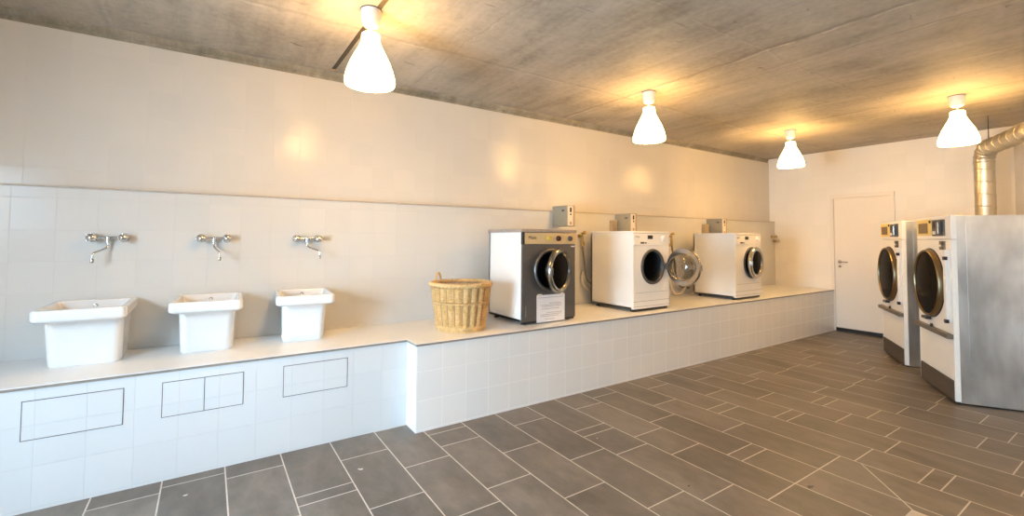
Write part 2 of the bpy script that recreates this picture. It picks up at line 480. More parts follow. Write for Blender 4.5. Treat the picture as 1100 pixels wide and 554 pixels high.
# raw concrete left showing between the tiles and the slab
def strip():
    b = bmesh.new(); n = 220; rows = []
    for i in range(n + 1):
        x = XW + (XF - XW) * i / n
        w = noise.noise(Vector((x * 2.3, 3.1, 0))) * .010 + noise.noise(Vector((x * 9, .4, 0))) * .005
        taper = max(0.0, min(1.0, (XF - x) / .8))
        rows.append([b.verts.new((x, WU + .016, ZT - .01)), b.verts.new((x, WU + .012 + w * .4, ZT + .03)),
                     b.verts.new((x, WU - .004 - .028 * taper + w, ZTOP - .012 + w * .3)), b.verts.new((x, WU - .012 - .03 * taper + w, ZTOP + .004))])
    for A, B in zip(rows, rows[1:]):
        for k in range(3): b.faces.new((A[k], B[k], B[k + 1], A[k + 1]))
    m = MB(); m._merge(b); return m
struct(strip().build('trim_1', M['concrete_dark']))
struct(MB().box((XW, W - .010, ZC - .012), (XF - .012, WU, ZC), .002).build('trim_2', M['cap']))
# far wall with its door opening
DY0, DY1, DZ = 2.337, 3.150, 2.10
struct(MB().box((XF, DY1, 0), (XF + .2, WU + .2, ZTOP)).box((XF, 1.0, 0), (XF + .2, DY0, ZTOP)).box((XF, DY0, DZ), (XF + .2, DY1, ZTOP)).build('wall_right', M['tile_far']))
# slanted wall behind the tumble dryers
c0 = Vector((XF, 1.17, 0)); c1 = c0 - DV * ((XF - XW) / DV.x)
struct(MB().prism([(c0.x + .1, c0.y + .06), (c1.x - .3, c1.y - .175), (c1.x - .3 - NV.x * .2, c1.y - .175 - NV.y * .2), (c0.x + .1 - NV.x * .2, c0.y + .06 - NV.y * .2)], 'z', 0, ZTOP).build('wall_front', M['plaster']))
# window wall on the daylight side, with two windows
WINS = [(1.0, 2.25, .06, 1.86), (-3.6, -1.4, .06, 1.86)]  # the second, unseen one is added to light the dryer sides
wl = MB(); ycur = WU + .2
for y0, y1, z0, z1 in WINS:
    wl.box((XW - .25, y1, -.02), (XW, ycur, ZTOP)).box((XW - .25, y0, -.02), (XW, y1, z0)).box((XW - .25, y0, z1), (XW, y1, ZTOP)); ycur = y0
wl.box((XW - .25, -5.4, -.02), (XW, ycur, ZTOP))
struct(wl.build('wall_left', M['plaster']))
for i, (y0, y1, z0, z1) in enumerate(WINS):
    fr = MB()
    for y in (y0 + .03, (y0 + y1) / 2, y1 - .03): fr.box((XW - .14, y - .03, z0 + .061), (XW - .08, y + .03, z1 - .061), .004)
    for z in (z0 + .03, z1 - .03): fr.box((XW - .14, y0, z - .03), (XW - .08, y1, z + .03), .004)
    win = struct(fr.build('window_%d' % (i + 1), M['alu']))
    MB().box((XW - .115, y0 + .02, z0 + .02), (XW - .108, y1 - .02, z1 - .02)).build('window_glass', M['window_glass'], win)

# ledge (two runs: a shallow one under the sinks, a deeper one under the machines)
struct(MB().box((XW, YL, 0), (XS + .01, W + .02, ZL - .010)).build('ledge_base_left', M['tile_ledge']))
struct(MB().box((XS, YR, 0), (XF, W + .02, ZL - .010)).build('ledge_base_right', M['tile_ledge_r']))
top = MB().prism([(XW, YL - .004), (XS - .004, YL - .004), (XS - .004, YR - .004), (XF, YR - .004), (XF, W + .01), (XW, W + .01)], 'z', ZL - .006, ZL)
struct(top.build('ledge_top', M['slab']))
edge = MB().prism([(XW, YL - .0055), (XS - .0055, YL - .0055), (XS - .0055, YR - .0055), (XF, YR - .0055), (XF, YR + .02), (XS + .02, YR + .02), (XS + .02, YL + .02), (XW, YL + .02)], 'z', ZL - .017, ZL - .004)
struct(edge.build('trim_3', M['edge']))

# door
dr = MB()
for y0, y1 in ((DY0, DY0 + .05), (DY1 - .05, DY1)): dr.box((XF - .022, y0, 0), (XF + .05, y1, DZ - .0505), .003)
dr.box((XF - .022, DY0, DZ - .05), (XF + .05, DY1, DZ + .005), .004)
door = struct(dr.build('door_1', M['frame_paint']))
MB().box((XF - .008, DY0 + .053, .055), (XF + .032, DY1 - .053, DZ - .053), .003).build('door_leaf', M['door_paint'], door)
MB().box((XF + .0, DY0 + .05, .0), (XF + .028, DY1 - .05, .052)).build('door_gap_shade', M['black'], door)  # black fill, paints the shade in the gap below the leaf
hd = MB().lathe([(0, 0), (.024, 0), (.024, .008), (.012, .012), (.010, .045), (0, .045)], 20, T(XF - .008, 3.03, 1.067) @ RY(-90))
hd.tube(smooth_path([(XF - .048, 3.03, 1.067), (XF - .055, 3.015, 1.067), (XF - .052, 2.96, 1.066), (XF - .050, 2.91, 1.066)], 5), .0085, 10)
hd.lathe([(0, 0), (.020, 0), (.020, .007), (0, .008)], 20, T(XF - .008, 3.03, .995) @ RY(-90))
hd.build('door_handle', M['chrome_dull'], door)

# ------------------------------------------------------------------ access panels in the ledge front
def panel(x0, x1, label, split=False):
    t = empty('access_panel', label, 'access panel', ((x0 + x1) / 2, YL, .357), 0, 'flush access panels under the sinks')
    w = (x1 - x0) / 2
    MB().box((-w, -.0012, 0), (w, .004, .2)).build('seal', M['ink_dark'], t)
    cuts = [(-w + .0035, w - .0035)] if not split else [(-w + .0035, -.002), (.002, w - .0035)]
    for a, b_ in cuts: MB().box((a, -.0024, .0035), (b_, .003, .1965), .0006).build('cover', M['tile_ledge'], t)
panel(-.762, -.365, 'undivided white tiled access panel below the leftmost sink')
panel(-.198, .206, 'white tiled access panel split in two covers by a dark centre joint', True)
panel(.427, .832, 'undivided white tiled access panel under the smallest sink by the ledge step')

# ------------------------------------------------------------------ pendant lamps
def make_lamp():
    t = empty('pendant_lamp', '', 'lamp', (0, 0, 0), 0, 'opal glass pendant lamps under the concrete ceiling')
    MB().lathe([(0, 0), (.062, 0), (.062, -.012), (.060, -.05), (.054, -.085), (.043, -.104), (.018, -.112), (0, -.112)], 36).build('ceiling_cup', M['white_plastic'], t)
    MB().lathe([(.0615, .0), (.0655, .0), (.0655, -.004), (.0615, -.005)], 36).build('cup_gasket', M['ink_dark'], t)
    MB().tube([(0, 0, -.10), (0, 0, -.16)], .0045, 8).build('cord', M['white_plastic'], t)
    prof = [(.010, -.150), (.048, -.152), (.054, -.158), (.0555, -.185), (.0575, -.205), (.070, -.236), (.096, -.288), (.119, -.335), (.137, -.385), (.1495, -.435), (.151, -.455), (.147, -.472)]
    inner = [(r - .006, z) for r, z in prof[::-1]]; inner[-1] = (.006, -.156)
    MB().lathe(prof + inner, 48).build('shade', M['shade'], t)
    MB().lathe([(0, -.150), (.018, -.150), (.020, -.20), (.016, -.215), (0, -.215)], 20).build('lamp_holder', M['white_plastic'], t)
    MB().lathe([(0, -.214), (.014, -.216), (.020, -.24), (.032, -.275), (.034, -.30), (.025, -.325), (0, -.336)], 24).build('bulb', M['bulb'], t)
    return t
LAMPS = [((.806, 2.798), 'opal glass pendant lamp nearest the viewer, hung beside the brown ceiling channel'),
         ((3.488, 2.86), 'opal glass pendant lamp hung high above the machine with the open porthole'),
         ((6.202, 2.831), 'smallest looking opal pendant lamp, near the corner left of the door'),
         ((6.028, 1.227), 'opal glass pendant lamp hung beside the silver ventilation duct'),
         ((3.2, -.9), 'added opal glass pendant lamp, out of frame, brightening the right side')]  # unseen lamp, added to brighten the right side
lamp0 = make_lamp()
for i, ((x, y), lb) in enumerate(LAMPS):
    t = lamp0 if i == 0 else copy_tree(lamp0)
    t.location = (x, y, ZTOP); t['label'] = lb
    l = bpy.data.lights.new('bulb_light', 'POINT'); l.energy = 3; l.color = (1.0, .60, .24); l.shadow_soft_size = .09
    lo = bpy.data.objects.new('bulb_light', l); COL.objects.link(lo); lo.location = (x, y, ZTOP - .47)

# cable channel on the ceiling by the nearest lamp
t = empty('cable_channel', 'dark brown cable channel running across the ceiling by the nearest lamp', 'cable channel', (.838, 3.99, ZTOP))
MB().box((-.016, -3.2, -.004), (.016, -.02, 0), .001).build('channel', M['wood_dark'], t)
MB().box((-.022, -.03, -.005), (.022, .012, 0), .001).build('end_piece', M['wood_tip'], t)

# ------------------------------------------------------------------ sinks
def rrect(x0, x1, y0, y1, r, z, n=5):
    out = []
    for cx, cy, a0 in ((x1 - r, y1 - r, 0), (x0 + r, y1 - r, 90), (x0 + r, y0 + r, 180), (x1 - r, y0 + r, 270)):
        for i in range(n + 1):
            a = math.radians(a0 + 90 * i / n); out.append((cx + r * math.cos(a), cy + r * math.sin(a), z))
    return out
def sink(x, rz, label, w=.405, bw=.30):
    """origin at the middle of the back edge on the ledge; front is -y"""
    t = empty('utility_sink', label, 'sink', (x, W - .012, ZL), rz, 'white ceramic utility sinks on the ledge')
    D = .505; zt = .352; h = w / 2; hb = bw / 2
    rings = [rrect(-hb + .006, hb - .006, -.326, -.046, .045, 0.0), rrect(-hb, hb, -.334, -.040, .05, .012),
             rrect(-hb - .004, hb + .004, -.352, -.030, .05, .13),
             rrect(-hb - .008, hb + .008, -.382, -.020, .05, .262), rrect(-hb - .009, hb + .009, -.388, -.018, .05, zt - .076),
             rrect(-h + .012, h - .012, -D + .016, -.006, .03, zt - .070), rrect(-h + .003, h - .003, -D + .004, -.001, .032, zt - .060),
             rrect(-h, h, -D, 0, .032, zt - .050), rrect(-h, h, -D, 0, .032, zt - .012), rrect(-h + .004, h - .004, -D + .004, -.004, .03, zt - .003), rrect(-h + .012, h - .012, -D + .012, -.012, .026, zt),
             rrect(-h + .028, h - .028, -D + .030, -.046, .028, zt), rrect(-h + .035, h - .035, -D + .037, -.053, .03, zt - .006),
             rrect(-h + .046, h - .046, -D + .062, -.062, .035, zt - .045), rrect(-hb + .006, hb - .006, -.362, -.066, .045, .25), rrect(-hb + .022, hb - .022, -.315, -.075, .05, .12), rrect(-hb + .05, hb - .05, -.27, -.10, .05, .075)]
    MB().loft(rings).build('basin', M['ceramic'], t, angle=50)
    MB().lathe([(0, 0), (.013, 0), (.013, .003), (.008, .004), (.007, .001), (0, .001)], 20, T(0, -.0575, zt - .036) @ FRONT).build('overflow', M['chrome_dull'], t)
    MB().lathe([(0, .076), (.03, .076), (.032, .079), (.02, .080), (0, .078)], 24, T(0, -.22, 0)).build('drain', M['chrome'], t)
sink(-.592, 0.0, 'leftmost white ceramic utility sink, fully lit by daylight', .41, .335)
sink(.028, math.radians(-3), 'middle white ceramic utility sink between two others on the ledge', .40, .30)
sink(.632, math.radians(-5), 'white ceramic utility sink beside the ledge step, nearest the basket', .385, .285)

# ------------------------------------------------------------------ wall taps
def faucet(x, dx, dy, label):
    t = empty('wall_tap', label, 'tap', (x, W, 1.383), 0, 'chrome wall taps above the sinks')
    for s in (-1, 1):
        m = T(s * .079, 0, 0) @ FRONT
        MB().lathe([(0, 0), (.031, 0), (.031, .006), (.026, .014), (.012, .018), (.012, .045), (0, .045)], 24, m).build('flange', M['chrome'], t)
        # cross-ribbed hand wheel
        n = 24; hw = MB()
        prof = [(0, .040), (.015, .042), (.024, .050), (.0265, .062), (.0255, .074), (.017, .083), (.006, .086), (0, .086)]
        hw.lathe(prof, 24, m)
        for k in range(8):
            a = k * PI / 4
            hw.box((.0215, -.0035, .050), (.0285, .0035, .076), .0015, mat=m @ Matrix.Rotation(a, 4, 'Z'))
        hw.build('handle', M['chrome'], t)
    MB().tube([(-.079, -.030, 0), (.079, -.030, 0)], .0105, 14).lathe([(0, -.02), (.017, -.02), (.018, .012), (.012, .018), (0, .018)], 20, T(0, -.030, -.006)).build('body', M['chrome'], t)
    pts = smooth_path([(0, -.030, -.015), (0, -.030, -.045), (dx * .10, -.030 + dy * .10, -.066), (dx * .5, -.030 + dy * .5, -.084), (dx * .93, -.030 + dy * .93, -.100), (dx, -.030 + dy, -.122), (dx, -.030 + dy, -.142)], 6)
    MB().tube(pts, .0068, 12).build('spout', M['chrome'], t)
    MB().lathe([(0, -.010), (.009, -.010), (.0105, .0), (.010, .012), (.007, .016), (0, .016)], 16, T(dx, -.030 + dy, -.150)).build('nozzle', M['chrome_dull'], t)
faucet(-.55, -.062, -.085, 'chrome wall tap with spout turned left, above the leftmost sink')
faucet(.035, .034, -.10, 'chrome wall tap with short looking spout above the middle sink')
faucet(.665, .082, -.075, 'chrome wall tap with spout turned right, nearest the wicker basket')

# ------------------------------------------------------------------ wicker basket
def basket():
    t = empty('wicker_basket', 'round wicker laundry basket standing beside the grey fronted machine', 'basket', (1.795, 3.455, ZL))
    h = .392
    R = lambda z: .190 + (.248 - .190) * (z / h) ** .85
    NS = 22
    w = MB()
    seg = NS * 10
    def strand(z, ph, amp=.005, r=.0056):
        pts = []
        for i in range(seg):
            a = 2 * PI * i / seg
            rr = R(z) - .004 + .0125 * math.sin(a * NS / 2) ** 2 + .003 * math.sin(a * NS * 1.5 + ph)
            pts.append((rr * math.cos(a), rr * math.sin(a), z))
        w.tube(pts, r, 5, closed=True)
    z = .05; i = 0
    while z < h - .03:
        if abs(z - .232) > .012: strand(z, PI * (i % 2))
        z += .0112; i += 1
    w.build('weave', M['wicker'], t, angle=60)
    st = MB()
    for k in range(NS):
        a = 2 * PI * k / NS
        st.tube([(R(zz) * math.cos(a) * 1.0, R(zz) * math.sin(a), zz) for zz in (.02, .1, .2, .3, h - .01)], .0042, 6)
    st.build('stakes', M['wicker_dark'], t)
    # wider flat ribs on the outside
    def rope(z, rad, r, n, name, turns, parent):
        m = MB()
        for s in range(n):
            pts = []
            N = 150
            for i in range(N):
                a = 2 * PI * i / N; ph = turns * a + 2 * PI * s / n
                pts.append(((rad + r * math.cos(ph)) * math.cos(a), (rad + r * math.cos(ph)) * math.sin(a), z + r * math.sin(ph)))
            m.tube(pts, r * 1.02, 6, closed=True)
        m.build(name, M['wicker'], parent, angle=60)
    rope(h - .012, R(h) + .002, .0105, 3, 'braided_rim', 16, t)
    rope(.232, R(.232) + .003, .0055, 2, 'middle_braid', 30, t)
    rope(.034, R(.034) + .001, .009, 3, 'lower_braid', 20, t)
    rope(.011, R(.0) + .002, .009, 3, 'foot_braid', 20, t)
    MB().lathe([(0, .018), (.188, .018), (.188, .026), (0, .026)], 40).build('base', M['wicker'], t)
    for s in (0,):
        g = MB(); a0 = math.radians(116)
        for st_ in range(2):
            pts = []
            for i in range(25):
                u = -1 + 2 * i / 24; aa = a0 + u * .165; zz = h - .03 + .10 * math.sqrt(max(0, 1 - u * u))
                rr = R(h) + .004 + .006 * math.cos(i * 1.1 + PI * st_)
                pts.append((rr * math.cos(aa), rr * math.sin(aa), zz + .004 * math.sin(i * 1.1 + PI * st_)))
            g.tube(pts, .0065, 7)
        g.build('handle', M['wicker'], t)
basket()

# ------------------------------------------------------------------ washing machines
def hole_plate(x0, x1, z0, z1, cx, cz, r, y0, y1, n=48):
    """front plate with a round opening; faces -y at y0"""
    b = bmesh.new()
    def rect_pt(a):
        c, s = math.cos(a), math.sin(a)
        k = 1e9
        if c > 1e-9: k = min(k, (x1 - cx) / c)
        if c < -1e-9: k = min(k, (x0 - cx) / c)
        if s > 1e-9: k = min(k, (z1 - cz) / s)
        if s < -1e-9: k = min(k, (z0 - cz) / s)
        return (cx + c * k, cz + s * k)
    angs = [2 * PI * i / n for i in range(n)] + [math.atan2(z - cz, x - cx) % (2 * PI) for x in (x0, x1) for z in (z0, z1)]
    angs = sorted(set(round(a, 6) for a in angs)); N = len(angs)
    O0 = [b.verts.new((p[0], y0, p[1])) for p in map(rect_pt, angs)]; O1 = [b.verts.new((p[0], y1, p[1])) for p in map(rect_pt, angs)]
    I0 = [b.verts.new((cx + r * math.cos(a), y0, cz + r * math.sin(a))) for a in angs]; I1 = [b.verts.new((cx + r * math.cos(a), y1, cz + r * math.sin(a))) for a in angs]
    for i in range(N):
        j = (i + 1) % N
        b.faces.new((I0[i], O0[i], O0[j], I0[j])); b.faces.new((I0[i], I0[j], I1[j], I1[i])); b.faces.new((O0[i], O1[i], O1[j], O0[j])); b.faces.new((I1[i], I1[j], O1[j], O1[i]))
    bmesh.ops.recalc_face_normals(b, faces=b.faces)
    m = MB(); m._merge(b); return m

def washer(x, y, label, w, d, cx, cz, R, opening, hinge_x, door_R, style, lid_over=0):
    """origin: front-left foot corner on the ledge, front faces -y"""
    t = empty('washing_machine', label, 'washing machine', (x, y, ZL), 0, 'front loading washing machines on the ledge')
    h = .85; cz -= ZL; cx -= x; hinge_x -= x
    zlid = h - (.030 if style == 'grey' else .022)
    # case: hollow behind the porthole
    c = MB()
    c.box((0, .024, .028), (.02, d, zlid), .002).box((w - .02, .024, .028), (w, d, zlid), .002).box((0, d - .02, .028), (w, d, zlid), .002).box((0, .024, .028), (w, d, .05), .002)
    c.build('case', M['enamel_side'], t)
    for fx in (.05, w - .05):
        for fy in (.06, d - .06):
            MB().lathe([(0, 0), (.022, 0), (.022, .010), (.012, .012), (.012, .03), (0, .03)], 16, T(fx, fy, 0)).build('foot', M['black'], t)
    zc = h - .135
    front = M['steel_grey'] if style == 'grey' else M['enamel']
    hole_plate(.001, w - .001, .03, zc if style == 'grey' else zlid - .001, cx, cz, R * .93, 0, .024).build('front_panel', front, t, angle=30)
    # drum behind the opening
    MB().lathe([(R * .95, -.002), (R * .90, .02), (R * .86, .05), (R * .90, .07), (R * .90, .30), (R * .5, .31), (0, .31)], 40, T(cx, 0, cz) @ RX(-90)).build('drum', M['drum'], t)
    MB().torus(R * .93, .016, 48, 10, T(cx, .0, cz) @ FRONT, .9).build('porthole_ring', M['rubber'] if style != 'grey' else M['steel_grey'], t)
    if style == 'grey':
        MB().box((-.004 - lid_over, -.012, zlid), (w + .012, d, h), .006).build('lid', M['taupe_lid'], t)
        cp = MB().box((.014, -.010, zc), (w + .006, .024, zlid - .003), .004).build('control_panel', M['beige_panel'], t)
        MB().box((-.002, -.012, zc - .004), (.014, .024, zlid + .001), .002).build('corner_strip', M['black'], t)
        for kx, m, r in ((2.577 - x, M['yellow_knob'], .021), (2.697 - x, M['red_brown'], .026), (2.838 - x, M['dark_brown'], .024)):
            MB().lathe([(0, 0), (r, 0), (r * .96, .012), (r * .75, .020), (0, .020)], 24, T(kx, -.010, 1.398 - ZL) @ FRONT).box((-.004, -r * .8, .018), (.004, r * .8, .026), .001, mat=T(kx, -.010, 1.398 - ZL) @ FRONT @ RZ(25)).build('knob', m, t)
        text_mesh('logo', 'Miele', .042, M['red_brown'], t, T(2.40 - x, -.0105, 1.403 - ZL) @ RX(90))
        MB().box((2.86 - x, -.002, 1.318 - ZL), (2.905 - x, .002, 1.329 - ZL), .0005).build('badge', M['paper'], t)
        MB().box((2.335 - x, -.0015, .70 - ZL), (2.340 - x, .001, .80 - ZL)).build('front_mark', M['ink'], t)
        MB().box((.01, .006, .012), (w - .01, .024, .03), .002).build('kick_strip', M['black'], t)
    else:
        MB().box((0, -.004, zlid), (w, d, h), .007).build('lid', M['enamel'], t)
        cp = hole_plate(.002, w - .002, h - .155, zlid - .002, -9, -9, .001, -.004, .002) if False else MB().box((.002, -.004, h - .152), (w - .002, .002, zlid - .002), .002)
        cp.build('control_panel', M['enamel'], t)
        kx = 4.183 - x if style == 'open' else w - .10
        MB().lathe([(0, 0), (.034, 0), (.034, .004), (.026, .006), (.024, .020), (.018, .023), (0, .023)], 28, T(kx, -.004, h - .075) @ FRONT).build('knob', M['white_plastic'], t)
        MB().box((.225, -.006, h - .083), (.305, -.002, h - .043), .001).build('display', M['black'], t)
        MB().box((.105, -.0090, h - .132), (.165, -.006, h - .115), .001).box((.175, -.0090, h - .131), (.20, -.006, h - .117), .001).build('drawer_label', M['ink_dark'], t)
        MB().box((.012, -.0075, h - .148), (.215, -.003, h - .098), .003).build('detergent_drawer', M['enamel'], t)
        # label sits on the drawer front
        text_mesh('logo', 'Miele', .030, M['ink'], t, T(.065, -.0046, h - .060) @ RX(90))
        MB().box((.03, -.0012, .196), (w - .03, .002, .199)).box((.0, -.0012, .105), (w, .002, .109)).box((.0, -.0012, .052), (w, .002, .056)).build('panel_joint', M['ink'], t)
        MB().box((.02, .012, .006), (w - .02, .03, .03), .002).build('kick_strip', M['black'], t)
    # door, hinged on the right
    dt = bpy.data.objects.new('door', None); COL.objects.link(dt); dt.parent = t
    dt.location = (hinge_x, -.012, cz); dt.rotation_euler = (0, 0, math.radians(opening))
    m = T(-door_R, 0, 0) @ FRONT
    Rr = door_R
    ringm = M['chrome_dark'] if style == 'grey' else M['chrome_dull']
    q = .80 if style == 'grey' else .74
    MB().lathe([(Rr * q, -.012), (Rr * .97, -.010), (Rr, .0), (Rr, .020), (Rr * .965, .031), (Rr * (q + .13), .035), (Rr * (q + .02), .029), (Rr * (q - .02), .016), (Rr * q, -.012)], 56, m).build('door_ring', ringm, dt)
    MB().lathe([(Rr * (q + .01), .014), (Rr * .62, .024), (Rr * .3, .030), (0, .032)], 48, m).build('door_glass', M['glass'] if style == 'open' else M['dark_glass'], dt)
    MB().lathe([(Rr * .76, -.004), (Rr * .70, -.03), (Rr * .64, -.075), (Rr * .50, -.098), (0, -.104)], 48, m).build('glass_bowl', M['bowl'], dt)
    MB().box((-Rr * .14, -.004, -.035), (.012, .016, .035), .004).build('hinge', M['rubber'], dt)
    MB().box((-2 * Rr + .004, -.044, -.03), (-2 * Rr + .034, -.030, .03), .004).build('latch', M['chrome_dull'] if style != 'grey' else M['rubber'], dt)
    return t
washer(2.30, 3.27, 'older washing machine with dark grey front and taupe lid next to the basket', .612, .57, 2.625, 1.108, .195, 22, 2.822, .2, 'grey', .012)
washer(3.703, 3.25, 'white washing machine with its round porthole door swung wide open', .585, .63, 4.012, 1.10, .19, 92, 4.232, .203, 'open')
washer(5.562, 3.217, 'white washing machine farthest from the sinks, porthole door almost shut', .615, .60, 5.955, 1.098, .205, 7, 6.165, .207, 'shut')

# notice sheet taped to the grey front
t = empty('notice_sheet', 'white notice sheet taped below the porthole of the grey fronted machine', 'notice', (2.618, 3.2685, .764))
hw, hh = .163, .122
MB().box((-hw, -.001, -hh), (hw, 0, hh)).build('sheet', M['paper'], t)
for z, a, b_ in ((.098, -.15, .15), (.045, -.02, .12), (.030, -.12, .13), (.016, -.10, .12), (-.004, -.11, .10), (-.040, -.05, .13), (-.055, -.12, .12), (-.070, -.12, .09), (-.098, -.07, .05)):
    MB().box((a, -.0014, z - .0020), (b_, -.0009, z + .0020)).build('text_line', M['ink'], t)
for x0, x1 in ((-hw + .01, -hw + .06), (hw - .05, hw - .012)):
    MB().box((x0, -.0018, hh - .012), (x1, -.0006, hh + .010)).build('tape', M['box_front'], t)

# ------------------------------------------------------------------ coin boxes on the lower wall
def coin_box(x, z0, label, d=.25, wd=.107, hh=.232):
    t = empty('coin_box', label, 'coin box', (x, W, z0), 0, 'coin boxes above the washing machines')
    MB().box((0, -d, 0), (wd, 0, hh), .006).build('housing', M['box_grey'], t)
    MB().box((.012, -d - .006, .012), (wd - .022, -d + .002, hh - .010), .002).build('front_plate', M['box_front'], t)
    MB().box((wd - .018, -d - .008, .0), (wd + .002, -d + .004, hh + .002), .002).build('edge_strip', M['box_tan'], t)
    MB().box((.036, -d - .0085, hh - .075), (.062, -d - .004, hh - .025), .001).build('coin_slot', M['black'], t)
    MB().lathe([(0, 0), (.010, 0), (.010, .006), (0, .006)], 16, T(.049, -d - .005, hh - .098) @ FRONT).build('button', M['black'], t)
    MB().box((.034, -d - .0085, .022), (.064, -d - .004, .055), .003).build('coin_return', M['taupe_lid'], t)
    MB().lathe([(0, 0), (.009, 0), (.009, .008), (0, .008)], 14, T(0, -d + .055, hh - .055) @ RY(-90)).box((-.004, -d + .065, hh - .062), (0, -d + .085, hh - .050), .001).build('lock', M['ink_dark'], t)
    return t
coin_box(3.222, 1.528, 'grey coin box above and behind the grey fronted machine')
coin_box(4.222, 1.476, 'grey coin box behind the machine with the open door')
coin_box(6.150, 1.470, 'grey coin box above the machine nearest the door wall')
def jbox(x, z, label, w=.10):
    t = empty('junction_box', label, 'junction box', (x, W, z), 0, 'small junction boxes beside coin boxes')
    MB().box((0, -.05, 0), (w, 0, .155), .004).build('housing', M['box_tan'], t)
    MB().box((.008, -.054, .008), (w - .008, -.048, .147), .002).build('cover', M['box_tan'], t)
jbox(4.125, 1.472, 'small tan junction box left of the coin box behind the open machine', .085)
jbox(6.035, 1.468, 'small tan junction box at the coin box nearest the door wall', .11)

# ------------------------------------------------------------------ supply taps and hoses behind the machines
def supply(x, z, label, hoses, hl):
    t = empty('supply_tap', label, 'tap', (x, W, z), 0, 'brass supply taps behind the machines')
    MB().lathe([(0, 0), (.026, 0), (.026, .005), (.012, .008), (.012, .06), (0, .06)], 18, FRONT).tube([(0, -.055, .012), (0, -.055, -.052)], .013, 12).build('tap_body', M['brass'], t)
    MB().lathe([(0, .05), (.008, .05), (.008, .09), (.022, .092), (.024, .104), (.018, .108), (0, .108)], 14, T(0, 0, 0) @ RX(68)).box((-.035, -.012, .0), (.035, .012, .012), .004, mat=T(-.005, -.075, .036) @ RY(-20)).build('handle', M['brass'], t)
    MB().lathe([(0, 0), (.017, 0), (.017, .026), (0, .026)], 6, T(0, -.055, -.075)).build('coupling', M['brass'], t)
    for lb, pts, m, r in hoses:
        h = empty('water_hose', lb, 'hose', (0, 0, 0), 0, 'hoses behind the machines')
        MB().tube(smooth_path(pts, 8), r, 10).build('hose', m, h)
        a, b_ = Vector(pts[0]), Vector(pts[1])
        MB().tube([a, a + (b_ - a).normalized() * .045], r * 1.35, 12).build('ferrule', M['brass'], h)
supply(3.628, 1.43, 'brass supply tap on the wall left of the machine with the open door',
       [('dark supply hose hanging from the brass tap between grey and open machines', [(3.628, 3.945, 1.355), (3.632, 3.94, 1.28), (3.648, 3.93, 1.13), (3.665, 3.93, .98), (3.70, 3.925, .90), (3.78, 3.93, .86)], M['hose_dark'], .0115),
        ('pale looped drain hose left of the machine with the open door', [(3.665, 3.975, 1.36), (3.675, 3.97, 1.20), (3.69, 3.965, 1.06), (3.645, 3.965, .98), (3.64, 3.965, .90), (3.69, 3.965, .82), (3.80, 3.965, .75), (3.95, 3.965, .66)], M['hose_pale'], .0125)], 0)
supply(5.262, 1.44, 'brass supply tap on the wall behind the opened round porthole door',
       [('dark supply hose below the brass tap behind the open porthole door', [(5.262, 3.945, 1.365), (5.27, 3.94, 1.26), (5.31, 3.94, 1.12), (5.33, 3.93, .92), (5.40, 3.92, .76), (5.62, 3.93, .72)], M['hose_dark'], .012),
        ('pale drain hose looping low on the ledge behind the open porthole door', [(5.235, 3.965, 1.34), (5.225, 3.95, 1.1), (5.20, 3.93, .82), (5.25, 3.90, .675), (5.36, 3.88, .665), (5.47, 3.89, .73), (5.53, 3.92, .78), (5.62, 3.935, .80)], M['hose_pale'], .0145)], 0)

# small valves in the far corner
def valve(x, z, label):
    t = empty('stop_valve', label, 'valve', (x, W, z), 0, 'stop valves in the far corner')
    MB().lathe([(0, 0), (.024, 0), (.024, .006), (.013, .01), (.013, .04), (.017, .042), (.017, .055), (0, .056)], 18, FRONT).build('valve_body', M['brass'], t)
    MB().box((-.042, -.085, -.022), (.042, -.055, .022), .010).build('handle', M['wood_tip'], t)
valve(8.03, 1.455, 'upper small brass stop valve in the corner left of the door')
valve(8.10, 1.378, 'lower small brass stop valve in the corner left of the door')

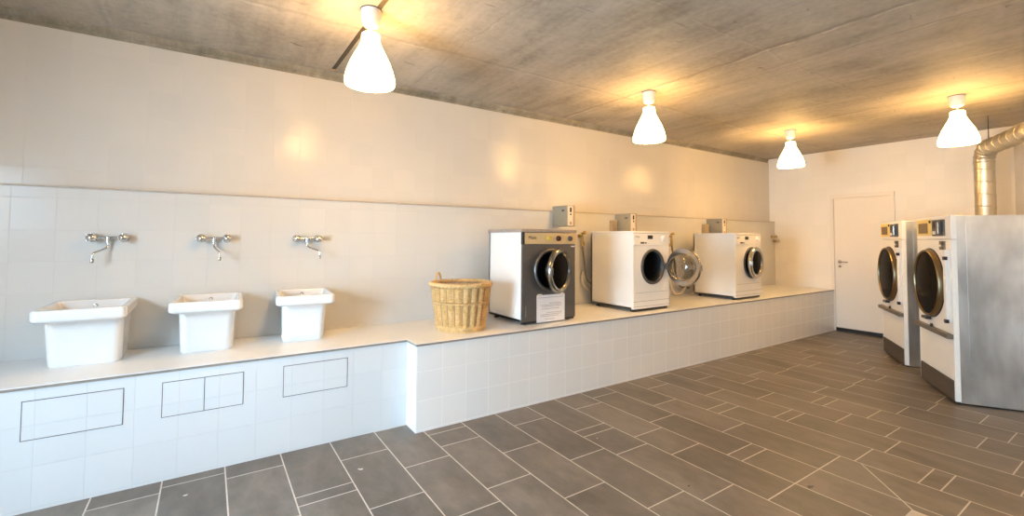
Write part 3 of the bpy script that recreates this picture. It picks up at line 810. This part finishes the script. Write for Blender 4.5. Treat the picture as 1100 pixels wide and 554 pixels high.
# ------------------------------------------------------------------ tumble dryers (local x along the row, front faces +y)
def make_dryer():
    t = empty('tumble_dryer', '', 'tumble dryer', (0, 0, 0), ANG, 'large coin operated tumble dryers')
    w, d, h = .80, .78, 1.622
    MB().box((.004, -d, .012), (w - .004, -.035, h - .004), .003).build('cabinet', M['galv'], t)
    emb = MB()                       # pressed rectangle on both side sheets
    for x in (.004, w - .004):
        for (y0, y1, z0, z1) in ((-.70, -.10, 1.555, 1.560), (-.70, -.10, .22, .224), (-.105, -.10, .22, 1.56), (-.70, -.695, .22, 1.56)):
            emb.box((x - .0016, y0, z0), (x + .0016, y1, z1), .0007)
    emb.build('pressed_seam', M['galv'], t)
    MB().box((0, -.038, 1.414), (w, 0, h), .004).build('upper_panel', M['enamel_dryer'], t)
    MB().box((0, -.038, .585), (w, 0, 1.409), .004).build('middle_panel', M['enamel_dryer'], t)
    MB().box((0, -.038, .02), (.022, 0, .585), .004).box((w - .022, -.038, .02), (w, 0, .585), .004).box((.02, -.036, .19), (w - .02, -.003, .545), .003).build('lower_panel', M['enamel_dryer'], t)
    MB().box((.022, -.045, .02), (w - .022, .004, .188), .004).build('kick_panel', M['dark_brown'], t)
    MB().box((.03, -.07, 0), (w - .03, -.03, .03), .002).box((.03, -d + .03, 0), (w - .03, -d + .07, .03), .002).build('base_rail', M['black'], t)
    bar = MB().box((.004, -.01, .548), (w - .0, .045, .588), .006).build('lint_drawer_bar', M['bar'], t)
    MB().lathe([(0, 0), (.011, 0), (.011, .028), (.007, .032), (0, .032)], 14, T(.42, .02, .586)).build('lock_knob', M['black'], bar)
    # yellow plate with a brown label
    yp = MB().box((.41, -.001, 1.447), (.775, .004, 1.603), .001).build('instruction_plate', M['yellow'], t)
    MB().box((.50, .002, 1.468), (.735, .006, 1.568), .001).build('brown_label', M['brown_label'], yp)
    MB().lathe([(0, 0), (.014, 0), (.012, .014), (0, .016)], 14, T(.435, 0, 1.578) @ RX(-90)).build('signal_lamp', M['red_brown'], t)
    cm = MB().box((.115, -.002, 1.442), (.375, .012, 1.592), .004).build('coin_unit', M['drum'], t)
    MB().box((.145, .010, 1.462), (.185, .018, 1.575), .003).box((.315, .010, 1.52), (.345, .016, 1.575), .002).build('slot', M['black'], cm)
    MB().box((.21, .010, 1.46), (.25, .020, 1.57), .004).box((.20, .009, 1.585), (.345, .016, 1.59), .001).build('slide', M['chrome_dull'], cm)
    MB().box((.29, .010, 1.457), (.34, .02, 1.488), .004).build('coin_cup', M['paper'], cm)
    sw = MB().box((.115, -.002, 1.318), (.235, .008, 1.396), .003).build('switch_plate', M['bar'], t)
    MB().box((.13, .006, 1.362), (.175, .014, 1.39), .002).box((.13, .006, 1.325), (.175, .014, 1.343), .002).build('rocker', M['black'], sw)
    MB().box((.19, .006, 1.345), (.225, .012, 1.362), .002).build('push_button', M['paper'], sw)
    # porthole door
    dt = bpy.data.objects.new('door', None); COL.objects.link(dt); dt.parent = t; dt.location = (.475, 0, 1.0)
    m = RX(-90)                       # lathe axis -> +y
    R = .318
    MB().lathe([(R * .92, .030), (R * .935, .042), (R * .96, .046), (R * .982, .040), (R * .992, .030), (R, .010), (R, -.002)], 72, m).build('door_ring', M['bronze_ring'], dt)
    MB().lathe([(R * .925, .032), (R * .90, .035), (R * .6, .042), (R * .3, .045), (0, .046)], 64, m).build('door_glass', M['dark_glass'], dt)
    MB().torus(R + .004, .006, 64, 8, T(0, .002, 0) @ m).build('door_gasket', M['black'], dt)
    # hinge plate covers the right hand edge of the ring
    hp = MB().box((-.432, -.001, -.318), (-.335, .016, .318), .005).build('hinge_plate', M['enamel_dryer'], dt)
    MB().box((-.432, .003, -.318), (-.412, .030, .318), .004).build('hinge_rail', M['white_plastic'], dt)
    for z in (-.305, .245): MB().box((-.440, .015, z - .016), (-.405, .042, z + .016), .003).build('hinge', M['black'], dt)
    MB().box((-.02, .008, -.352), (.10, .05, -.326), .004).build('catch', M['black'], dt)
    return t
d0 = make_dryer(); d0.location = P0; d0['label'] = 'nearest big tumble dryer, its metal side running out of the right edge'
d1 = copy_tree(d0); d1.location = P0 + DV * 1.262; d1['label'] = 'farther big tumble dryer standing between its neighbour and the white door'

# ventilation duct behind the far dryer
t = empty('ventilation_duct', 'silver spiral ventilation duct rising behind the dryers and bending under the ceiling', 'duct', P0 + DV * 1.80 + NV * -.90, ANG)
R = .088
def ribbed(m, pts, r):
    m.tube(pts, r, 28, cap=False)
    return m
zb, zh = .10, 2.455
v = MB(); v.tube([(0, 0, zb), (0, 0, 2.30)], R, 32)
z = .25
while z < 2.28:
    v.torus(R, .0055, 32, 6, T(0, 0, z) @ RX(7)); z += .14
v.build('vertical_pipe', M['duct'], t)
e = MB(); ca = .155
pts = [(-ca + ca * math.cos(a), 0, zh - ca + ca * math.sin(a)) for a in [math.radians(k * 11.25) for k in range(9)]]
e.tube(pts, R * 1.015, 32)
for k in (0, 2, 4, 6, 8):
    a = math.radians(k * 11.25)
    e.torus(R * 1.02, .006, 32, 6, T(-ca + ca * math.cos(a), 0, zh - ca + ca * math.sin(a)) @ RY(-k * 11.25))
e.build('elbow', M['duct'], t)
hz = MB(); L = 5.5
hz.tube([(-ca, 0, zh), (-ca - L, 0, zh + .05 * L / 1.2 * .6)], R, 32)
k = .12
while k < L:
    hz.torus(R, .0055, 32, 6, T(-ca - k, 0, zh + .025 * k) @ RY(-90 + 7)); k += .14
hz.build('horizontal_pipe', M['duct'], t)
for x in (-.12, -1.7):
    MB().tube([(x, 0, zh + .02), (x, 0, ZTOP)], .005, 8).build('hanger_rod', M['ink_dark'], t)

# floor drain where the tiles fall
t = empty('floor_drain', 'square steel floor drain in a pale mortar bed at the bottom edge', 'drain', (2.965, .735, 0), 0)
MB().box((-.11, -.11, -.004), (.11, .11, .0022), .001).build('mortar_bed', M['grout'], t)
MB().box((-.085, -.085, -.003), (.085, .085, .004), .001).build('frame', M['drain_steel'], t)
g = MB()
for k in range(6): g.box((-.07, -.062 + k * .024, .003), (.07, -.054 + k * .024, .0052), .0006)
g.build('grate_slots', M['ink_dark'], t)

# ------------------------------------------------------------------ daylight
wld = bpy.data.worlds.new('outdoors'); sc.world = wld; wld.use_nodes = True
bg = wld.node_tree.nodes['Background']; bg.inputs[0].default_value = (.72, .86, 1.0, 1); bg.inputs[1].default_value = .6
def area(name, loc, target, sx, sy, power, color):
    l = bpy.data.lights.new(name, 'AREA'); l.shape = 'RECTANGLE'; l.size = sx; l.size_y = sy; l.energy = power; l.color = color
    o = bpy.data.objects.new(name, l); COL.objects.link(o); o.location = loc
    o.rotation_euler = (Vector(target) - Vector(loc)).to_track_quat('-Z', 'Y').to_euler(); return o
for (y0, y1, z0, z1), pw in zip(WINS, (365, 110)):
    area('sky_light', (XW - .42, (y0 + y1) / 2, (z0 + z1) / 2 + .15), (XW + 1.6, (y0 + y1) / 2 + .25, -.1), y1 - y0 - .1, z1 - z0, pw, (.58, .79, 1.0))

# ------------------------------------------------------------------ camera (solved from the room's lines)
F, CY = 487.13, 237.4
yaw, pit, rol = math.radians(33.7608), math.radians(2.1907), math.radians(.36067)
fw = Vector((math.sin(yaw) * math.cos(pit), math.cos(yaw) * math.cos(pit), math.sin(pit)))
r0 = Vector((math.cos(yaw), -math.sin(yaw), 0)); u0 = r0.cross(fw)
rr = r0 * math.cos(rol) + u0 * math.sin(rol); uu = u0 * math.cos(rol) - r0 * math.sin(rol)
cam = bpy.data.cameras.new('camera'); co = bpy.data.objects.new('camera', cam); COL.objects.link(co)
m = Matrix((rr, uu, -fw)).transposed().to_4x4(); m.translation = (0, 0, H); co.matrix_world = m
cam.sensor_fit = 'HORIZONTAL'; cam.sensor_width = 36; cam.lens = F / 1100 * 36
cam.shift_x = 0; cam.shift_y = -(277 - CY) / 1100; cam.clip_start = .02
sc.camera = co
vs = sc.view_settings
vs.view_transform = 'Standard'; vs.look = 'None'; vs.gamma = 1; vs.use_curve_mapping = False; vs.exposure = 0.12
sc.cycles.use_denoising = True
sc.cycles.max_bounces = 10; sc.cycles.diffuse_bounces = 6
